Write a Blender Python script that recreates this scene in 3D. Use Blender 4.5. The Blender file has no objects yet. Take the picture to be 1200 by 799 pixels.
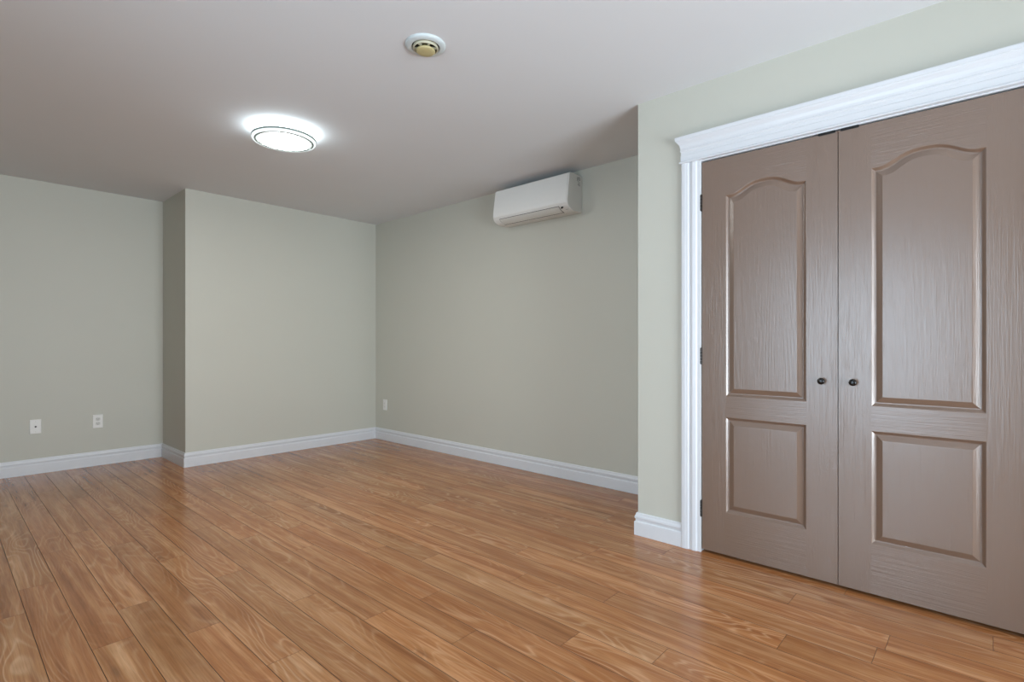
import bpy, bmesh, math, random
from mathutils import Vector
S = bpy.context.scene
COL = S.collection
random.seed(7)

# ------------------------------------------------------------------ camera
CAM_H = 1.085
YAW = 0.73755349
F_PX = 617.79
cam = bpy.data.cameras.new('camera')
cam.sensor_fit = 'HORIZONTAL'; cam.sensor_width = 36.0
cam.lens = F_PX / 1200 * 36.0
cam.shift_y = (402.07 - 399.5) / 1200
cam.clip_start = 0.02
camo = bpy.data.objects.new('camera', cam); COL.objects.link(camo)
camo.location = (0, 0, CAM_H)
camo.rotation_euler = (math.pi/2, 0, YAW - math.pi/2)
S.camera = camo

# ------------------------------------------------------------------ view, world
S.view_settings.view_transform = 'Standard'
S.view_settings.look = 'None'
S.view_settings.gamma = 1.0
S.view_settings.use_curve_mapping = False
S.view_settings.exposure = 0.0

W = bpy.data.worlds.new('world'); S.world = W; W.use_nodes = True
wn = W.node_tree.nodes; wn['Background'].inputs[0].default_value = (0.62, 0.80, 1.0, 1)
wn['Background'].inputs[1].default_value = 1.0

# ------------------------------------------------------------------ room numbers
H = 2.44
XR, YB, XRET, YL, XC, YC = 3.420, 5.216, 1.492, 5.881, 2.697, 1.483
XW, YS = -1.60, -2.40            # wall on the left and wall behind the camera
DOOR_L, DOOR_R, DOOR_T = 1.117, -0.115, 2.027
SPLIT = 0.501
WIN_S = (-0.1, 2.4, 0.08, 2.10)   # opening in the rear wall  (x0, x1, z0, z1)
WIN_W = (0.20, 1.90, 0.08, 2.08)   # opening in the left wall  (y0, y1, z0, z1)

def area_light(name, loc, rot, sx, sy, power, color):
    l = bpy.data.lights.new(name, 'AREA'); l.shape = 'RECTANGLE'
    l.size = sx; l.size_y = sy; l.energy = power; l.color = color
    o = bpy.data.objects.new(name, l); COL.objects.link(o)
    o.location = loc; o.rotation_euler = rot
    return o
# daylight coming in through the rear glazing and the left glazing (both behind the camera), plus an added ceiling fill
area_light('daylight_rear', ((WIN_S[0]+WIN_S[1])/2, YS-0.35, 1.15), (math.radians(90), 0, 0), 2.6, 2.2, 190, (0.82, 0.915, 1.0))
area_light('ceiling_fill_rear', ((WIN_S[0]+WIN_S[1])/2, YS-1.0, -0.25), (math.radians(128), 0, math.radians(14)), 3.0, 1.6, 300, (0.80, 0.915, 1.0))  # added lamp outside the rear opening, tilted up to brighten the ceiling
area_light('daylight_left', (XW-0.35, (WIN_W[0]+WIN_W[1])/2, 1.15), (math.radians(90), 0, math.radians(-90)), 1.8, 2.1, 88, (0.68, 0.85, 1.0))

# ------------------------------------------------------------------ materials
def lin(c):
    return tuple(((v/255)/12.92 if v/255 <= 0.04045 else ((v/255+0.055)/1.055)**2.4) for v in c) + (1,)

class N:
    def __init__(s, name):
        s.m = bpy.data.materials.new(name); s.m.use_nodes = True
        s.t = s.m.node_tree; s.b = s.t.nodes['Principled BSDF']
    def n(s, typ, **kw):
        x = s.t.nodes.new(typ)
        for k, v in kw.items():
            if k.startswith('i_'):
                key = k[2:]; key = int(key) if key.isdigit() else key.replace('_', ' ')
                x.inputs[key].default_value = v
            else: setattr(x, k, v)
        return x
    def l(s, a, b): s.t.links.new(a, b)
    def math(s, op, a, b=None, c=None):
        x = s.n('ShaderNodeMath', operation=op)
        for i, v in enumerate((a, b, c)):
            if v is None: continue
            if isinstance(v, (int, float)): x.inputs[i].default_value = v
            else: s.l(v, x.inputs[i])
        return x.outputs[0]
    def scale(s, vec, sc, loc=(0, 0, 0)):
        x = s.n('ShaderNodeMapping'); s.l(vec, x.inputs[0])
        x.inputs['Scale'].default_value = sc; x.inputs['Location'].default_value = loc
        return x.outputs[0]
    def noise(s, vec, scale, detail=3, rough=0.5, dist=0.0):
        x = s.n('ShaderNodeTexNoise'); s.l(vec, x.inputs['Vector'])
        x.inputs['Scale'].default_value = scale; x.inputs['Detail'].default_value = detail
        x.inputs['Roughness'].default_value = rough; x.inputs['Distortion'].default_value = dist
        return x.outputs[0]
    def ramp(s, fac, stops):
        x = s.n('ShaderNodeValToRGB'); s.l(fac, x.inputs[0])
        e = x.color_ramp.elements
        while len(e) < len(stops): e.new(0.5)
        for el, (p, c) in zip(e, stops): el.position = p; el.color = c
        return x.outputs[0]
    def mix(s, fac, a, b, mode='MIX'):
        x = s.n('ShaderNodeMix', data_type='RGBA', blend_type=mode)
        for i, v in ((0, fac), (6, a), (7, b)):
            if isinstance(v, (int, float, tuple)): x.inputs[i].default_value = v
            else: s.l(v, x.inputs[i])
        return x.outputs[2]
    def bump(s, h, strength, dist):
        x = s.n('ShaderNodeBump'); s.l(h, x.inputs['Height'])
        x.inputs['Strength'].default_value = strength; x.inputs['Distance'].default_value = dist
        s.l(x.outputs[0], s.b.inputs['Normal'])

def plain(name, rgb, rough=0.5, metal=0.0, spec=0.5, bump=None, var=0.03):
    k = N(name); k.b.inputs['Roughness'].default_value = rough
    k.b.inputs['Metallic'].default_value = metal
    k.b.inputs['Specular IOR Level'].default_value = spec
    g = k.n('ShaderNodeTexCoord').outputs['Object']
    c = lin(rgb)
    nz = k.noise(g, 3.0, 2)
    k.l(k.mix(nz, tuple(v*(1-var) for v in c[:3])+(1,), tuple(min(1, v*(1+var)) for v in c[:3])+(1,)), k.b.inputs['Base Color'])
    if bump: k.bump(k.noise(g, bump[0], 3), bump[1], bump[2])
    return k.m

M = {}
M['wall'] = plain('wall_paint', (201, 201, 190), 0.48, spec=0.35, bump=(220, 0.12, 0.0006), var=0.012)
M['ceiling'] = plain('ceiling_paint', (220, 222, 224), 0.85, spec=0.2, bump=(160, 0.2, 0.001), var=0.012)
M['trim'] = plain('white_trim_paint', (220, 223, 227), 0.32, spec=0.5, var=0.01)
M['plastic'] = plain('white_plastic', (236, 236, 232), 0.4, var=0.01)
M['plastic_side'] = plain('off_white_plastic', (226, 226, 222), 0.45, var=0.01)
M['flap'] = plain('pale_grey_plastic', (214, 214, 208), 0.4, var=0.01)
M['dark'] = plain('dark_gap', (38, 36, 34), 0.7)
M['black'] = plain('black_metal', (9, 9, 11), 0.25, metal=0.0)
M['iron'] = plain('dark_bronze_metal', (52, 48, 46), 0.4, metal=0.6)
M['grey_mark'] = plain('grey_print', (140, 140, 140), 0.6)
M['closet_inside'] = plain('closet_inside_paint', (190, 188, 180), 0.8)
M['lamp_white'] = plain('lamp_housing_white', (236, 238, 238), 0.4)
M['lamp_grey'] = plain('lamp_trim_grey', (120, 132, 128), 0.4)
M['cream'] = plain('aged_cream_plastic', (188, 176, 128), 0.5)
M['vent_white'] = plain('vent_white_plastic', (202, 211, 212), 0.45)
M['vent_lip'] = plain('vent_pale_plastic', (192, 188, 164), 0.45)
M['concrete'] = plain('doorstep_stone', (150, 148, 144), 0.8)

def emit(name, rgb, strength):
    k = N(name); e = k.n('ShaderNodeEmission')
    e.inputs[0].default_value = lin(rgb); e.inputs[1].default_value = strength
    k.l(e.outputs[0], k.t.nodes['Material Output'].inputs[0]); return k.m
M['diffuser'] = emit('lamp_diffuser', (255, 252, 246), 85.0)
M['side_band'] = emit('lamp_side_band', (232, 248, 255), 16.0)
M['rim_lit'] = emit('lamp_rim_lit', (240, 250, 250), 1.25)
M['glow'] = emit('lamp_side_glow', (232, 248, 255), 22.0)

def glass():
    k = N('window_glass')
    t = k.n('ShaderNodeBsdfTransparent'); g = k.n('ShaderNodeBsdfGlossy'); g.inputs['Roughness'].default_value = 0.0
    f = k.n('ShaderNodeFresnel'); f.inputs[0].default_value = 1.45
    mx = k.n('ShaderNodeMixShader'); k.l(f.outputs[0], mx.inputs[0]); k.l(t.outputs[0], mx.inputs[1]); k.l(g.outputs[0], mx.inputs[2])
    k.l(mx.outputs[0], k.t.nodes['Material Output'].inputs[0]); return k.m
M['glass'] = glass()

def door_paint(name, vertical):
    k = N(name)
    k.b.inputs['Base Color'].default_value = lin((120, 98, 83))
    k.b.inputs['Roughness'].default_value = 0.30
    k.b.inputs['Specular IOR Level'].default_value = 1.0; k.b.inputs['Coat Weight'].default_value = 0.35; k.b.inputs['Coat Roughness'].default_value = 0.28
    g = k.n('ShaderNodeTexCoord').outputs['Object']
    # wood grain pressed into the skin: long ridges along the board
    if vertical:
        s1, s2, s3 = (1, 190, 5.0), (1, 380, 9), (1, 7, 1.2)
    else:
        s1, s2, s3 = (1, 5.0, 190), (1, 9, 380), (1, 1.2, 7)
    a = k.noise(k.scale(g, s1), 1.0, 2, 0.5, 0.6)
    b = k.noise(k.scale(g, s2), 1.0, 1)
    h = k.math('ADD', k.math('MULTIPLY', a, 0.75), k.math('MULTIPLY', b, 0.35))
    fade = k.noise(k.scale(g, s3), 1.0, 2)
    h = k.math('MULTIPLY', h, k.math('ADD', k.math('MULTIPLY', fade, 0.9), 0.3))
    k.bump(h, 0.8, 0.0015)
    return k.m
M['door_v'] = door_paint('taupe_door_paint_upright_grain', True)
M['door_h'] = door_paint('taupe_door_paint_crosswise_grain', False)

def panel_paint():
    k = N('taupe_door_paint_cathedral_grain')
    k.b.inputs['Base Color'].default_value = lin((120, 98, 83))
    k.b.inputs['Roughness'].default_value = 0.30
    k.b.inputs['Specular IOR Level'].default_value = 1.0; k.b.inputs['Coat Weight'].default_value = 0.35; k.b.inputs['Coat Roughness'].default_value = 0.28
    g = k.n('ShaderNodeTexCoord').outputs['Object']
    base = k.noise(k.scale(g, (1, 5.5, 0.55)), 1.0, 1, 0.3)
    sep = k.n('ShaderNodeSeparateXYZ'); k.l(g, sep.inputs[0])
    ph = k.math('ADD', k.math('MULTIPLY', base, 130.0), k.math('MULTIPLY', sep.outputs[2], 6.0))
    ring = k.math('SINE', ph)
    ring = k.math('POWER', k.math('ADD', k.math('MULTIPLY', ring, 0.5), 0.5), 1.5)
    fine = k.noise(k.scale(g, (1, 330, 7)), 1.0, 2)
    h = k.math('ADD', k.math('MULTIPLY', ring, 0.11), k.math('MULTIPLY', fine, 0.65))
    k.bump(h, 0.7, 0.0011)
    return k.m
M['door_p'] = panel_paint()

def floor_mat():
    k = N('laminate_planks')
    uv = k.n('ShaderNodeUVMap').outputs[0]
    at = k.n('ShaderNodeAttribute', attribute_name='plank_tone')
    sep = k.n('ShaderNodeSeparateColor'); k.l(at.outputs['Color'], sep.inputs[0])
    r1, r2, r3 = sep.outputs[0], sep.outputs[1], sep.outputs[2]
    # soft streaks along the board
    st = k.noise(k.scale(uv, (0.8, 24, 1)), 1.0, 3, 0.55, 0.5)
    # curly cathedral rings
    dist = k.noise(k.scale(uv, (1.05, 5.5, 1)), 1.0, 2, 0.4, 0.25)
    su = k.n('ShaderNodeSeparateXYZ'); k.l(uv, su.inputs[0])
    ph = k.math('ADD', k.math('MULTIPLY', dist, 135.0), k.math('MULTIPLY', su.outputs[1], 90.0))
    ring = k.math('POWER', k.math('ADD', k.math('MULTIPLY', k.math('SINE', ph), 0.5), 0.5), 4.0)
    msk = k.noise(k.scale(uv, (1.1, 9, 1), (4, 4, 0)), 1.0, 2)
    msk = k.ramp(msk, [(0.36, (0, 0, 0, 1)), (0.56, (1, 1, 1, 1))])
    ringm = k.math('MULTIPLY', ring, k.math('MULTIPLY', msk, k.math('ADD', k.math('MULTIPLY', r3, 0.8), 0.25)))
    pores = k.noise(k.scale(uv, (6, 170, 1)), 1.0, 3, 0.6)
    blot = k.noise(k.scale(uv, (2.2, 7, 1), (9, 2, 0)), 1.0, 3, 0.55)
    col = k.ramp(st, [(0.28, lin((144, 91, 51))), (0.5, lin((175, 121, 76))), (0.72, lin((201, 152, 108)))])
    col = k.mix(k.math('MULTIPLY', ringm, 0.62), col, lin((214, 172, 132)))
    col = k.mix(k.math('MULTIPLY', k.ramp(blot, [(0.46, (0, 0, 0, 1)), (0.68, (1, 1, 1, 1))]), 0.5), col, lin((150, 94, 44)))
    pr = k.ramp(pores, [(0.35, (0.80, 0.76, 0.72, 1)), (0.6, (1.04, 1.04, 1.04, 1))])
    col = k.mix(0.9, col, pr, 'MULTIPLY')
    # small dark knots
    vo = k.n('ShaderNodeTexVoronoi', feature='F1'); k.l(k.scale(uv, (2.1, 9, 1)), vo.inputs['Vector']); vo.inputs['Scale'].default_value = 0.8
    kn = k.ramp(vo.outputs['Distance'], [(0.03, (1, 1, 1, 1)), (0.11, (0, 0, 0, 1))])
    col = k.mix(k.math('MULTIPLY', kn, 0.45), col, lin((96, 62, 40)))
    # each board its own tone
    tone = k.ramp(r1, [(0.0, (0.90, 0.87, 0.85, 1)), (0.5, (1.0, 0.98, 0.97, 1)), (1.0, (1.06, 1.06, 1.06, 1))])
    col = k.mix(1.0, col, tone, 'MULTIPLY')
    warm = k.ramp(r2, [(0.0, (1.05, 0.97, 0.90, 1)), (1.0, (0.97, 1.0, 1.02, 1))])
    col = k.mix(1.0, col, warm, 'MULTIPLY')
    k.l(col, k.b.inputs['Base Color'])
    rg = k.math('ADD', k.math('MULTIPLY', pores, 0.10), 0.17)
    k.l(rg, k.b.inputs['Roughness'])
    k.b.inputs['Specular IOR Level'].default_value = 0.52
    k.bump(k.math('ADD', pores, k.math('MULTIPLY', ring, 0.2)), 0.10, 0.0006)
    return k.m
M['floor'] = floor_mat()
M['floor_gap'] = plain('plank_groove', (84, 52, 30), 0.6)

# ------------------------------------------------------------------ mesh helpers
def link(name, bm, mats, parent=None, smooth=False, bevel=0.0, seg=2, recalc=True):
    if recalc: bmesh.ops.recalc_face_normals(bm, faces=bm.faces[:])
    me = bpy.data.meshes.new(name); bm.to_mesh(me); bm.free()
    for m in (mats if isinstance(mats, (list, tuple)) else [mats]): me.materials.append(m)
    o = bpy.data.objects.new(name, me); COL.objects.link(o)
    if parent is not None:
        o.parent = parent
        o.location = -parent.location          # shapes are given in room coordinates
    if smooth:
        for p in me.polygons: p.use_smooth = True
    if bevel:
        b = o.modifiers.new('bevel', 'BEVEL'); b.width = bevel; b.segments = seg; b.limit_method = 'ANGLE'; b.angle_limit = math.radians(40)
    return o

def tag(o, label=None, cat=None, group=None, kind=None):
    if label: o['label'] = label
    if cat: o['category'] = cat
    if group: o['group'] = group
    if kind: o['kind'] = kind
    return o

def empty(name, loc):
    o = bpy.data.objects.new(name, None); COL.objects.link(o); o.location = loc; o.empty_display_size = 0.1
    return o

def box(bm, a, b, mat=0):
    x0, y0, z0 = (min(a[i], b[i]) for i in range(3)); x1, y1, z1 = (max(a[i], b[i]) for i in range(3))
    v = [bm.verts.new(p) for p in ((x0,y0,z0),(x1,y0,z0),(x1,y1,z0),(x0,y1,z0),(x0,y0,z1),(x1,y0,z1),(x1,y1,z1),(x0,y1,z1))]
    for f in ((0,3,2,1),(4,5,6,7),(0,1,5,4),(1,2,6,5),(2,3,7,6),(3,0,4,7)):
        bm.faces.new([v[i] for i in f]).material_index = mat

def quad(bm, pts, mat=0):
    f = bm.faces.new([bm.verts.new(p) for p in pts]); f.material_index = mat; return f

def loft(bm, rings, closed=True, cap0=False, cap1=False, mat=0):
    vs = [[bm.verts.new(p) for p in r] for r in rings]
    n = len(vs[0])
    for i in range(len(vs)-1):
        for j in range(n if closed else n-1):
            k = (j+1) % n
            bm.faces.new((vs[i][j], vs[i][k], vs[i+1][k], vs[i+1][j])).material_index = mat
    if cap0: bm.faces.new(vs[0]).material_index = mat
    if cap1: bm.faces.new(vs[-1]).material_index = mat
    return vs

def lathe(bm, prof, cx, cy, seg=64, cap0=True, cap1=True, mat=0):
    """prof: list of (radius, z)"""
    rings = [[(cx+r*math.cos(2*math.pi*i/seg), cy+r*math.sin(2*math.pi*i/seg), z) for i in range(seg)] for r, z in prof]
    loft(bm, rings, True, cap0, cap1, mat)

def lathe_x(bm, prof, cx, cy, cz, seg=32, cap0=True, cap1=True, mat=0):
    """axis along -x; prof: list of (radius, distance from cx)"""
    rings = [[(cx-d, cy+r*math.cos(2*math.pi*i/seg), cz+r*math.sin(2*math.pi*i/seg)) for i in range(seg)] for r, d in prof]
    loft(bm, rings, True, cap0, cap1, mat)

# ------------------------------------------------------------------ floor: one mesh of boards with V grooves
PW, PX0 = 0.12585, 0.2540
joints = {-1: 2.877, 0: 3.157, 1: 2.352, 2: 2.624, 3: 2.220, 4: 1.804, 5: 2.650, 6: 3.42, 7: 1.818, 8: 1.440, 9: 1.788,
          10: 1.143, 11: 0.850, 12: 1.62, 13: 1.202, 14: 0.563, 15: 0.300, 16: 0.278, 17: 0.625, 18: -0.006, 19: 0.47}
LEN = 1.254
bm = bmesh.new()
uvl = bm.loops.layers.uv.new('UVMap')
cl = bm.loops.layers.float_color.new('plank_tone')
gx, gz = 0.0011, 0.0016
row0 = math.floor((XW-0.1-PX0)/PW); row1 = math.ceil((XR+0.1-PX0)/PW)
def plank(x0, x1, y0, y1):
    t = (random.random(), random.random(), random.random(), 1)
    ou, ov = random.uniform(0, 60), random.uniform(0, 60)
    flip = random.choice((1, -1))
    top = [(x0+gx, y0+gx*0.6, 0), (x1-gx, y0+gx*0.6, 0), (x1-gx, y1-gx*0.6, 0), (x0+gx, y1-gx*0.6, 0)]
    bot = [(x0, y0, -gz), (x1, y0, -gz), (x1, y1, -gz), (x0, y1, -gz)]
    tv = [bm.verts.new(p) for p in top]; bv = [bm.verts.new(p) for p in bot]
    fs = [bm.faces.new(tv)]
    for i in range(4):
        j = (i+1) % 4
        f = bm.faces.new((bv[i], bv[j], tv[j], tv[i])); f.material_index = 1; fs.append(f)
    for f in fs:
        for lp in f.loops:
            c = lp.vert.co
            lp[uvl].uv = (ou + flip*c.y, ov + (c.x-x0))
            lp[cl] = t
for r in range(row0, row1):
    x0 = PX0 + r*PW; x1 = x0 + PW
    j = joints.get(r, random.uniform(0, LEN))
    cuts = [j + n*LEN for n in range(-8, 9)]
    cuts = [YS-0.1] + [c for c in cuts if YS-0.1 < c < YL+0.1] + [YL+0.1]
    for a, b in zip(cuts, cuts[1:]):
        plank(max(x0, XW-0.1), min(x1, XR+0.1), a, b)
fl = link('floor', bm, [M['floor'], M['floor_gap']], recalc=False)
bm = bmesh.new(); box(bm, (XW-0.1, YS-0.1, -0.12), (XR+0.1, YL+0.1, -0.004))
sub = link('subfloor', bm, M['floor_gap'], fl)
tag(fl, 'honey brown wood laminate floor laid in long boards', 'floor', kind='structure')

# ------------------------------------------------------------------ walls and ceiling
T = 0.12
def wall(name, boxes, label, mat='wall'):
    b = bmesh.new()
    for a, c in boxes: box(b, a, c)
    return tag(link(name, b, M[mat]), label, 'wall', kind='structure')
Z0, Z1 = -0.12, H
wall('wall_right', [((XR, YS-T, Z0), (XR+T, YB+T, Z1))], 'sage grey wall on the right of the alcove carrying the air conditioner')
wall('wall_far', [((XRET+T, YB, Z0), (XR, YB+T, Z1))], 'blank sage grey far wall between the alcove corner and the projecting left corner')
wall('wall_return', [((XRET, YB, Z0), (XRET+T, YL+T, Z1))], 'narrow shaded return wall facing left beside the recessed wall')
wall('wall_recess', [((XW-T, YL, Z0), (XRET, YL+T, Z1))], 'recessed sage grey wall at far left with two wall plates')
wall('wall_closet_end', [((XC, YC-T, Z0), (XR, YC, Z1))], 'end wall of the closet facing the far alcove')
wall('wall_closet', [((XC, DOOR_L+0.02, Z0), (XC+T, YC-T, Z1)), ((XC, DOOR_R-0.02, DOOR_T+0.012), (XC+T, DOOR_L+0.02, Z1)),
                     ((XC, YS-T, Z0), (XC+T, DOOR_R-0.02, Z1))], 'sage grey closet front wall around the double doors')
x0, x1, z0, z1 = WIN_S
wall('wall_rear', [((XW-T, YS-T, Z0), (x0, YS, Z1)), ((x1, YS-T, Z0), (XC, YS, Z1)), ((x0, YS-T, Z0), (x1, YS, z0)), ((x0, YS-T, z1), (x1, YS, Z1))],
     'rear wall behind the camera with a wide glazed opening')
y0, y1, z0, z1 = WIN_W
wall('wall_left', [((XW-T, YS, Z0), (XW, y0, Z1)), ((XW-T, y1, Z0), (XW, YL, Z1)), ((XW-T, y0, Z0), (XW, y1, z0)), ((XW-T, y0, z1), (XW, y1, Z1))],
     'left wall outside the picture with a glazed opening')
bm = bmesh.new(); box(bm, (XW-T, YS-T, H), (XR+T, YL+T, H+0.12))
tag(link('ceiling', bm, M['ceiling']), 'flat white ceiling with a round light and a round vent', 'ceiling', kind='structure')

# windows behind the camera
def window(name, axis, c, a0, a1, z0, z1, label, nm):
    def P(a, d, z): return (a, c+d, z) if axis == 'x' else (c+d, a, z)
    e = empty(name, P((a0+a1)/2, 0, z0))
    b = bmesh.new(); w = 0.055
    for p, q in ((a0, a0+w), (a1-w, a1)): box(b, P(p, -0.09, z0), P(q, -0.03, z1))
    for p, q in ((z0, z0+w), (z1-w, z1)): box(b, P(a0+w, -0.09, p), P(a1-w, -0.03, q))
    m = (a0+a1)/2
    box(b, P(m-w/2, -0.085, z0+w), P(m+w/2, -0.035, z1-w))
    link('window_frame', b, M['trim'], e, bevel=0.004)
    for p, q in ((a0+w, m-w/2), (m+w/2, a1-w)):
        b = bmesh.new(); box(b, P(p, -0.063, z0+w), P(q, -0.057, z1-w)); link('pane', b, M['glass'], e)
    b = bmesh.new(); k = 0.09
    for p, q in ((a0-k, a0), (a1, a1+k)): box(b, P(p, 0.001, max(z0-k, 0.0)), P(q, 0.018, z1+k))
    box(b, P(a0, 0.001, z1), P(a1, 0.018, z1+k))
    link('casing', b, M['trim'], e, bevel=0.004)
    tag(e, label, 'window', kind='structure')
window('window_1', 'x', YS, *WIN_S, 'wide white framed glazed opening in the rear wall', 'rear')
window('window_2', 'y', XW, *WIN_W, 'white framed glazed opening in the left wall', 'left')

# ------------------------------------------------------------------ baseboards
BB = [(0.000, 0.0165), (0.072, 0.0165), (0.077, 0.0150), (0.080, 0.0105), (0.091, 0.0105), (0.093, 0.0135), (0.099, 0.0150),
      (0.107, 0.0140), (0.114, 0.0100), (0.122, 0.0085), (0.1255, 0.0060)]
def baseboard(name, p0, p1, nrm, m0, m1, label):
    """p0->p1 along the wall foot, nrm into the room, m: +1 outer mitre, -1 inner mitre, 0 square"""
    p0, p1, nrm = Vector(p0), Vector(p1), Vector(nrm)
    d = (p1-p0).normalized()
    A, B = [], []
    for z, t in [(0.0, 0.0)] + BB + [(0.1255, 0.0)]:
        a = p0 + nrm*t - d*(m0*t); c = p1 + nrm*t + d*(m1*t)
        A.append((a.x, a.y, z)); B.append((c.x, c.y, z))
    b = bmesh.new(); loft(b, [A, B], True, True, True)
    tag(link(name, b, M['trim']), label, 'baseboard', kind='structure')
CAS_W = 0.103
baseboard('baseboard_right', (XR, YB), (XR, YC), (-1, 0), -1, -1, 'white moulded baseboard along the alcove right wall')
baseboard('baseboard_far', (XRET, YB), (XR, YB), (0, -1), 1, -1, 'white moulded baseboard along the blank far wall')
baseboard('baseboard_return', (XRET, YL), (XRET, YB), (-1, 0), -1, 1, 'short shaded baseboard on the narrow return wall')
baseboard('baseboard_recess', (XW, YL), (XRET, YL), (0, -1), -1, -1, 'white moulded baseboard under the two wall plates at far left')
baseboard('baseboard_closet', (XC, YC), (XC, DOOR_L+CAS_W-0.003), (-1, 0), 1, 0, 'short white baseboard between the wall corner and the door casing')
baseboard('baseboard_closet_end', (XR, YC), (XC, YC), (0, 1), -1, 1, 'baseboard on the closet end wall inside the alcove')
baseboard('baseboard_closet_rear', (XC, DOOR_R-CAS_W+0.003), (XC, YS), (-1, 0), 0, -1, 'white baseboard right of the closet outside the picture')
baseboard('baseboard_left', (XW, YS), (XW, WIN_W[0]-0.09), (1, 0), -1, 0, 'baseboard on the left wall behind the camera')
baseboard('baseboard_left_far', (XW, WIN_W[1]+0.09), (XW, YL), (1, 0), 0, -1, 'baseboard on the left wall beyond the glazed opening')

# ------------------------------------------------------------------ closet casing, header, jamb
CP = [(0.000, 0.004), (0.001, 0.0165), (0.006, 0.0190), (0.022, 0.0190), (0.029, 0.0172), (0.036, 0.0172), (0.040, 0.0125), (0.046, 0.0110),
      (0.052, 0.0125), (0.056, 0.0155), (0.062, 0.0165), (0.078, 0.0140), (0.082, 0.0110), (0.085, 0.0085), (0.096, 0.0085), (0.103, 0.0080)]
def casing(name, yo, sgn, label):
    """yo = outer edge, profile runs towards the door"""
    pts = [(0.0, 0.0)] + CP + [(0.103, 0.0)]
    A = [(XC-d, yo+sgn*t, 0.0) for t, d in pts]; B = [(XC-d, yo+sgn*t, 2.0365) for t, d in pts]
    b = bmesh.new(); loft(b, [A, B], True, True, True)
    return tag(link(name, b, M['trim']), label, 'door trim', kind='structure')
casing('trim_1', DOOR_L+CAS_W, -1, 'white fluted casing standing left of the closet doors')
casing('trim_2', DOOR_R-CAS_W, 1, 'white fluted casing right of the closet doors outside the picture')
HP = [(2.0365, 0.018), (2.0370, 0.026), (2.0400, 0.0275), (2.0445, 0.0265), (2.0470, 0.0215), (2.0500, 0.0205), (2.0760, 0.0205), (2.0790, 0.0190), (2.0960, 0.0190),
      (2.1000, 0.0230), (2.1060, 0.0235), (2.1090, 0.0215), (2.1200, 0.0225), (2.1330, 0.0260), (2.1430, 0.0320), (2.1500, 0.0380), (2.1530, 0.0390), (2.1550, 0.0420), (2.1700, 0.0440), (2.1740, 0.0425)]
ya, yb = DOOR_R-CAS_W, DOOR_L+CAS_W
rings = []
for z, d in HP:
    e = d-0.0195
    rings.append([(XC, ya-e, z), (XC-d, ya-e, z), (XC-d, yb+e, z), (XC, yb+e, z)])
bm = bmesh.new(); loft(bm, rings, True, True, True)
tag(link('trim_3', bm, M['trim']), 'deep white crown moulded header above the closet doors', 'door trim', kind='structure')
# jamb lining of the opening
bm = bmesh.new()
box(bm, (XC-0.003, DOOR_L+0.003, 0.0), (XC+T, DOOR_L+0.02, DOOR_T+0.012)); box(bm, (XC-0.003, DOOR_R-0.02, 0.0), (XC+T, DOOR_R-0.003, DOOR_T+0.012))
box(bm, (XC-0.003, DOOR_R-0.003, DOOR_T+0.004), (XC+T, DOOR_L+0.003, DOOR_T+0.012))
tag(link('trim_4', bm, M['trim']), 'thin white jamb lining around the closet doors', 'door jamb', kind='structure')

# ------------------------------------------------------------------ closet doors
NA = 41
def arch(t):           # t in -1..1 across the panel -> 0..1 rise
    a = abs(t)
    if a >= 0.90: return 0.0
    return 0.5*(1+math.cos(math.pi*(a/0.90)**1.35))
def outline(y0, y1, z0, z1, rise, d, x):
    """closed loop of points: top edge (left to right), then the bottom; inset by d"""
    c, hw = (y0+y1)/2, (y1-y0)/2
    pts = []
    for i in range(NA):
        t = 1 - 2*i/(NA-1)
        pts.append((x, c+t*(hw-d), z1 + rise*arch(t) - d))
    for i in range(NA):
        t = -1 + 2*i/(NA-1)
        pts.append((x, c+t*(hw-d), z0 + d))
    return pts
PROF = [(0.0, 0.0), (0.0025, 0.0012), (0.006, 0.0045), (0.010, 0.0085), (0.0135, 0.0102), (0.0165, 0.0104), (0.0180, 0.0098), (0.030, 0.0046), (0.0385, 0.0014), (0.0405, 0.0010)]

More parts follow.
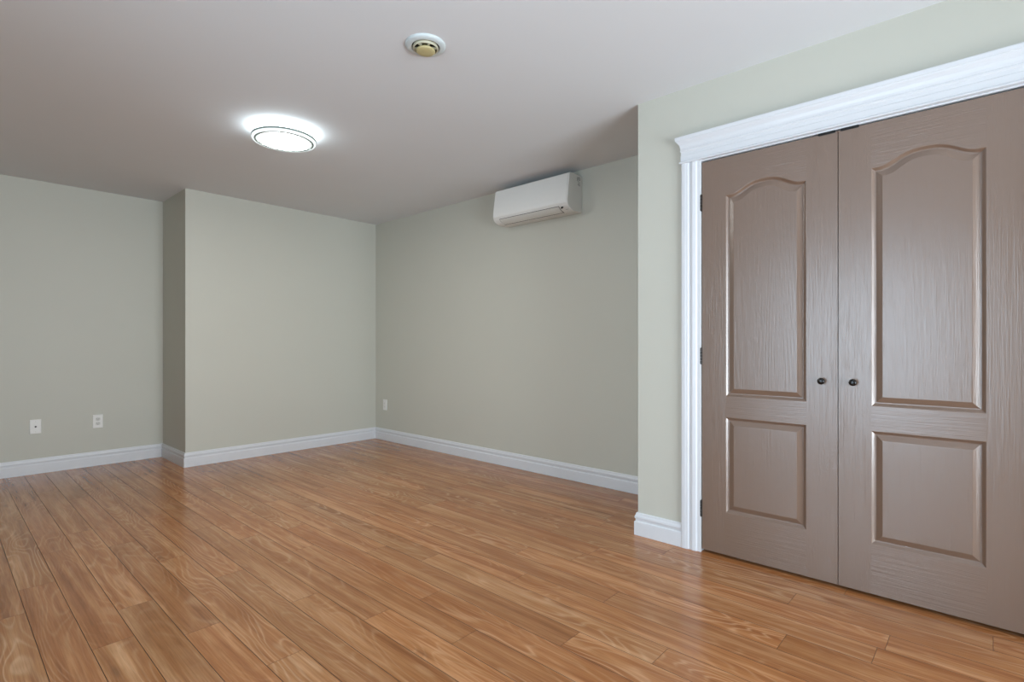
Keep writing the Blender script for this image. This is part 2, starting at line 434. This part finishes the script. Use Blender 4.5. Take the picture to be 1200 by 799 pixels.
def make_door(name, y0, y1, knob_y, hinge_y, label):
    zb, zt = 0.016, DOOR_T-0.003
    xf, th = XC+0.0005, 0.035
    root = empty(name, (XC+0.018, (y0+y1)/2, 0))
    yc = (y0+y1)/2
    off = 0.0015 if name == 'door_1' else -0.0005
    a, b = y0 + 0.125, y1 - 0.121
    ups, lows = (0.8165, 1.832, 0.050), (0.2285, 0.7105, 0.0)
    g = bmesh.new()
    # stiles: upright grain (mat 0), full height; rails: crosswise grain (mat 1)
    for p, q in ((y0, a), (b, y1)):
        quad(g, [(xf, p, zb), (xf, q, zb), (xf, q, zt), (xf, p, zt)], 0)
    for p, q in ((zb, lows[0]), (lows[1], ups[0])):
        quad(g, [(xf, a, p), (xf, b, p), (xf, b, q), (xf, a, q)], 1)
    top = outline(a, b, ups[0], ups[1], ups[2], 0, xf)[:NA]
    for p, q in zip(top, top[1:]):
        quad(g, [p, q, (xf, q[1], zt), (xf, p[1], zt)], 1)
    # edges and back of the slab
    quad(g, [(xf, y0, zb), (xf, y0, zt), (xf+th, y0, zt), (xf+th, y0, zb)]); quad(g, [(xf, y1, zb), (xf, y1, zt), (xf+th, y1, zt), (xf+th, y1, zb)])
    quad(g, [(xf, y0, zt), (xf, y1, zt), (xf+th, y1, zt), (xf+th, y0, zt)]); quad(g, [(xf, y0, zb), (xf, y1, zb), (xf+th, y1, zb), (xf+th, y0, zb)])
    quad(g, [(xf+th, y0, zb), (xf+th, y0, zt), (xf+th, y1, zt), (xf+th, y1, zb)])
    bmesh.ops.remove_doubles(g, verts=g.verts[:], dist=1e-5)
    link('door_leaf', g, [M['door_v'], M['door_h']], root)
    for nm, (p, q, rise), lab in (('arched_panel', ups, None), ('square_panel', lows, None)):
        g = bmesh.new()
        rg = [outline(a, b, p, q, rise, d, xf+dep) for d, dep in PROF]
        vs = loft(g, rg, True)
        last = vs[-1]
        for i in range(NA-1):
            g.faces.new((last[i], last[i+1], last[2*NA-2-i], last[2*NA-1-i]))
        link(nm, g, M['door_p'], root)
    # knob
    g = bmesh.new()
    lathe_x(g, [(0.0105, 0.0), (0.0110, 0.002), (0.0085, 0.0035), (0.0058, 0.006), (0.0052, 0.014), (0.0075, 0.0175), (0.0128, 0.0205), (0.0150, 0.0245), (0.0145, 0.0285), (0.0115, 0.0318), (0.0060, 0.0335), (0.001, 0.0338)], xf, knob_y, 0.915)
    tag(link('door_knob', g, M['black'], root, smooth=True), 'small round black knob')
    # ball catch plate at the top beside the split
    g = bmesh.new(); s = 1 if knob_y > yc else -1
    ks = y0 if knob_y < yc else y1
    box(g, (xf-0.004, ks+(0.009 if ks == y0 else -0.009), zt-0.0045), (xf+0.03, ks+(0.076 if ks == y0 else -0.076), zt+0.0062))
    tag(link('catch_plate', g, M['black'], root), 'thin black catch plate on the top edge')
    for zc in (1.8145, 1.019, 0.227):
        g = bmesh.new()
        n = 16; r = 0.0058
        for k in range(5):
            za, zc2 = zc-0.041+k*0.0165, zc-0.041+k*0.0165+0.0158
            rings = [[(xf-0.004+r*math.cos(2*math.pi*i/n), hinge_y+r*math.sin(2*math.pi*i/n), z) for i in range(n)] for z in (za, zc2)]
            loft(g, rings, True, True, True)
        for za, zc2 in ((zc-0.044, zc-0.041), (zc+0.0407, zc+0.0437)):
            rings = [[(xf-0.004+0.8*r*math.cos(2*math.pi*i/n), hinge_y+0.8*r*math.sin(2*math.pi*i/n), z) for i in range(n)] for z in (za, zc2)]
            loft(g, rings, True, True, True)
        tag(link('hinge', g, M['iron'], root), 'dark metal hinge knuckle')
    tag(root, label, 'door', 'double closet doors', kind='structure')
    return root
make_door('door_1', SPLIT+0.0015, DOOR_L-0.003, 0.563, DOOR_L+0.0005, 'left closet door, taupe two-panel leaf hinged on the white casing, knob on the right')
make_door('door_2', DOOR_R+0.003, SPLIT-0.0015, 0.442, DOOR_R-0.0005, 'right closet door, taupe two-panel leaf with its black knob on the left')

# ------------------------------------------------------------------ air conditioner
AY0, AY1, AZ0, AZ1 = 2.365, 3.150, 2.098, 2.386
e = empty('air_conditioner', (XR, (AY0+AY1)/2, AZ0))
def prof_ac():
    # distance from the wall, height; from the back bottom round the chin up to the top
    return [(0.002, 2.104), (0.050, 2.098), (0.100, 2.097), (0.125, 2.100), (0.150, 2.108), (0.170, 2.119), (0.184, 2.131), (0.193, 2.146), (0.196, 2.162),
            (0.195, 2.185), (0.190, 2.225), (0.183, 2.275), (0.175, 2.325), (0.167, 2.372), (0.164, 2.381), (0.157, 2.386), (0.002, 2.386)]
P = prof_ac()
bm = bmesh.new()
loft(bm, [[(XR-d, y, z) for d, z in P] for y in (AY0, AY1)], True, True, True)
link('body', bm, M['plastic_side'], e, bevel=0.004, seg=3)
# front panel: a curved skin standing 3 mm proud of the body, between the two end caps
def skin(lo, hi, y0, y1, off, thick, f0=0.0, f1=0.0):
    pts = [tuple(u+(v-u)*f0 for u, v in zip(P[lo], P[lo+1]))] + P[lo+1:hi]
    if f1: pts.append(tuple(u+(v-u)*f1 for u, v in zip(P[hi-1], P[hi])))
    out = []
    for i, (d, z) in enumerate(pts):
        a = Vector(pts[max(i-1, 0)]); b = Vector(pts[min(i+1, len(pts)-1)])
        t = (b-a).normalized(); n = Vector((t.y, -t.x))
        out.append((Vector((d, z))+n*off, Vector((d, z))+n*(off-thick)))
    loop = [o for o, _ in out] + [i for _, i in reversed(out)]
    b = bmesh.new(); loft(b, [[(XR-v.x, y, v.y) for v in loop] for y in (y0, y1)], True, True, True)
    return b
link('front_panel', skin(7, 15, AY0+0.012, AY1-0.006, 0.0035, 0.006, 0.42), M['plastic'], e, bevel=0.0015)
# louvre recess (dark) and the flap in it
link('louvre_recess', skin(2, 7, 2.452, 3.083, 0.0008, 0.003, 0.55, 0.30), M['dark'], e)
link('flap', skin(3, 7, 2.456, 3.079, 0.0030, 0.0020, 0.0, 0.12), M['flap'], e)
bm = bmesh.new()
lathe_pts = [(XR-0.1795, 2.425+0.011*math.cos(2*math.pi*i/20), 2.1225+0.0085*math.sin(2*math.pi*i/20)) for i in range(20)]
loft(bm, [lathe_pts, [(x-0.0045, y, z-0.003) for x, y, z in lathe_pts]], True, True, True)
tag(link('sensor', bm, M['black'], e), 'small black sensor window')
bm = bmesh.new()
for k in range(3): box(bm, (XR-0.158+0.007*k*0, 2.388, 2.1075), (XR-0.154, 2.408-0.0, 2.1085))
link('indicator', bm, M['grey_mark'], e)
# small grey printed marks on the near end
bm = bmesh.new()
def mark(x, z, w, h): box(bm, (x, AY0-0.0006, z), (x+w, AY0+0.001, z+h))
for x, z, w, h in ((3.352, 2.338, 0.006, 0.030), (3.362, 2.362, 0.026, 0.006), (3.362, 2.346, 0.006, 0.014), (3.374, 2.346, 0.014, 0.006), (3.382, 2.352, 0.006, 0.012),
                   (3.362, 2.330, 0.008, 0.008), (3.376, 2.330, 0.012, 0.004), (3.362, 2.306, 0.006, 0.016), (3.372, 2.316, 0.018, 0.006), (3.372, 2.304, 0.010, 0.006), (3.386, 2.304, 0.005, 0.006)):
    mark(x, z, w, h)
link('printed_mark', bm, M['grey_mark'], e)
bm = bmesh.new(); box(bm, (XR-0.010, AY0+0.02, AZ0+0.0055), (XR-0.0005, AY1-0.02, AZ0+0.02))
link('mounting_plate', bm, M['flap'], e)
tag(e, 'white wall-mounted air conditioner high on the alcove right wall', 'air conditioner')

# ------------------------------------------------------------------ ceiling light
LX, LY = 1.512, 3.335
e = empty('ceiling_light', (LX, LY, H))
bm = bmesh.new(); lathe(bm, [(0.150, H), (0.150, H-0.020), (0.142, H-0.022), (0.142, H-0.044), (0.10, H-0.044)], LX, LY, 72)
link('base', bm, M['lamp_white'], e, smooth=False)
bm = bmesh.new(); lathe(bm, [(0.1435, H-0.010), (0.171, H-0.030)], LX, LY, 96, False, False)
lathe(bm, [(0.1712, H-0.0302), (0.1715, H-0.034), (0.1700, H-0.0430), (0.1435, H-0.0435)], LX, LY, 96, False, False, 1)
link('glow_ring', bm, [M['glow'], M['side_band']], e)
bm = bmesh.new(); lathe(bm, [(0.140, H-0.0440), (0.184, H-0.0445), (0.1890, H-0.0460), (0.1905, H-0.0490), (0.1905, H-0.0545), (0.1880, H-0.0570), (0.14, H-0.0570)], LX, LY, 96)
link('trim_ring', bm, M['lamp_grey'], e, smooth=True)
bm = bmesh.new(); lathe(bm, [(0.1860, H-0.0572), (0.1885, H-0.059), (0.1885, H-0.067), (0.1860, H-0.071), (0.1770, H-0.0735), (0.1755, H-0.0720), (0.1755, H-0.0572)], LX, LY, 96, False, False)
link('rim', bm, M['rim_lit'], e, smooth=True)
bm = bmesh.new(); lathe(bm, [(0.1754, H-0.0690), (0.1754, H-0.0728), (0.1645, H-0.0750), (0.1645, H-0.0690)], LX, LY, 96, False, False)
link('bezel', bm, M['lamp_grey'], e, smooth=True)
bm = bmesh.new(); lathe(bm, [(0.1644, H-0.0690), (0.1644, H-0.0705), (0.160, H-0.0712), (0.150, H-0.0718)], LX, LY, 96, True, False, 1)
lathe(bm, [(0.1498, H-0.0718), (0.12, H-0.0728), (0.05, H-0.0736), (0.002, H-0.0738)], LX, LY, 96, False, True, 0)
link('diffuser', bm, [M['diffuser'], M['rim_lit']], e, smooth=True)
tag(e, 'round white flush ceiling light, switched on and glowing', 'ceiling light')

# ------------------------------------------------------------------ ceiling vent
VX, VY = 1.508, 1.900
e = empty('ceiling_vent', (VX, VY, H))
bm = bmesh.new(); lathe(bm, [(0.090, H), (0.0905, H-0.004), (0.088, H-0.009), (0.080, H-0.0125), (0.068, H-0.0145), (0.064, H-0.0140), (0.060, H-0.004), (0.060, H)], VX, VY, 72, False, False)
link('flange', bm, M['vent_white'], e, smooth=True)
bm = bmesh.new(); lathe(bm, [(0.0598, H-0.0005), (0.0598, H-0.0012), (0.002, H-0.0012)], VX, VY, 48)
link('throat', bm, M['dark'], e)
bm = bmesh.new(); lathe(bm, [(0.0550, H-0.006), (0.0570, H-0.0135), (0.0560, H-0.0205), (0.0530, H-0.0220), (0.0505, H-0.0200), (0.0505, H-0.006)], VX, VY, 64, False, False)
link('lip', bm, M['vent_lip'], e, smooth=True)
for k in range(6):
    bm = bmesh.new()
    a = math.pi*k/3+0.2; c, s = math.cos(a), math.sin(a)
    pts = [(VX+c*r-s*w, VY+s*r+c*w) for r, w in ((0.030, -0.004), (0.0508, -0.004), (0.0508, 0.004), (0.030, 0.004))]
    loft(bm, [[(x, y, z) for x, y in pts] for z in (H-0.012, H-0.020)], True, True, True)
    link('spoke', bm, M['vent_lip'], e)
bm = bmesh.new(); lathe(bm, [(0.020, H-0.0013), (0.022, H-0.014), (0.036, H-0.022), (0.0415, H-0.0255), (0.0430, H-0.0290), (0.0415, H-0.0325), (0.037, H-0.0350), (0.020, H-0.0363), (0.002, H-0.0366)], VX, VY, 64)
tag(link('disc', bm, M['cream'], e, smooth=True), 'yellowed cream centre disc')
tag(e, 'round white ceiling vent with a yellowed centre disc', 'vent')

# ------------------------------------------------------------------ wall plates
def plate(name, face, c, z, w, h, label, cat, detail):
    """face 'y': on the recessed wall (c is x); face 'x': on the right wall (c is y)"""
    base = YL if face == 'y' else XR
    def P(a, zz, d): return (c+a, base-d, z+zz) if face == 'y' else (base-d, c-a, z+zz)
    e = empty(name, P(0, 0, 0))
    b = bmesh.new()
    rg = []
    for ins, d in ((0.0, 0.0003), (0.0, 0.003), (0.0015, 0.0052), (0.004, 0.006)):
        rg.append([P(-w/2+ins, -h/2+ins, d), P(w/2-ins, -h/2+ins, d), P(w/2-ins, h/2-ins, d), P(-w/2+ins, h/2-ins, d)])
    loft(b, rg, True, True, True); link('cover_plate', b, M['plastic'], e)
    def disc(bm_, a, zz, r, d0, d1, n=20):
        loft(bm_, [[P(a+r*math.cos(2*math.pi*i/n), zz+r*math.sin(2*math.pi*i/n), d) for i in range(n)] for d in (d0, d1)], True, True, True)
    def bx(bm_, a0, a1, z0_, z1_, d0, d1): box(bm_, P(a0, z0_, d0), P(a1, z1_, d1))
    if detail == 'coax':
        b = bmesh.new(); disc(b, 0, 0, 0.0075, 0.006, 0.0085, 6); disc(b, 0, 0, 0.0048, 0.0085, 0.016)
        tag(link('coax_jack', b, M['iron'], e), 'dark threaded cable jack')
        for sz in (0.042, -0.042):
            b = bmesh.new(); disc(b, 0, sz, 0.003, 0.006, 0.0066); link('screw', b, M['flap'], e)
    else:
        for s in (1, -1):
            b = bmesh.new()
            n = 24; rr = 0.0172
            loft(b, [[P(max(-0.0165, min(0.0165, 1.12*rr*math.cos(2*math.pi*i/n))), s*0.0195+max(-0.0142, min(0.0142, rr*math.sin(2*math.pi*i/n))), d) for i in range(n)] for d in (0.006, 0.0078)], True, True, True)
            sk = link('socket', b, M['flap'] if detail == 'grey' else M['plastic'], e)
            b = bmesh.new()
            bx(b, -0.0075, -0.0055, s*0.0195-0.002, s*0.0195+0.006, 0.0077, 0.0081); bx(b, 0.0055, 0.0075, s*0.0195-0.002, s*0.0195+0.006, 0.0077, 0.0081)
            disc(b, 0, s*0.0195-0.0075, 0.0024, 0.0077, 0.0081, 12)
            sl = link('slots', b, M['dark'], None); sl.parent = sk
            sl.location = (0, 0, 0)
        b = bmesh.new(); disc(b, 0, 0, 0.003, 0.006, 0.0068); link('screw', b, M['flap'], e)
    tag(e, label, cat, 'wall plates near the floor')
    return e
plate('cable_outlet', 'y', 0.580, 0.391, 0.072, 0.118, 'white cable jack plate on the recessed left wall, left of the power outlet', 'outlet', 'coax')
plate('power_outlet', 'y', 0.993, 0.391, 0.072, 0.118, 'white duplex power outlet on the recessed left wall, nearer the return corner', 'outlet', 'grey')
plate('power_outlet.001', 'x', 5.028, 0.394, 0.072, 0.118, 'white power outlet on the alcove right wall beside the far corner', 'outlet', 'white')
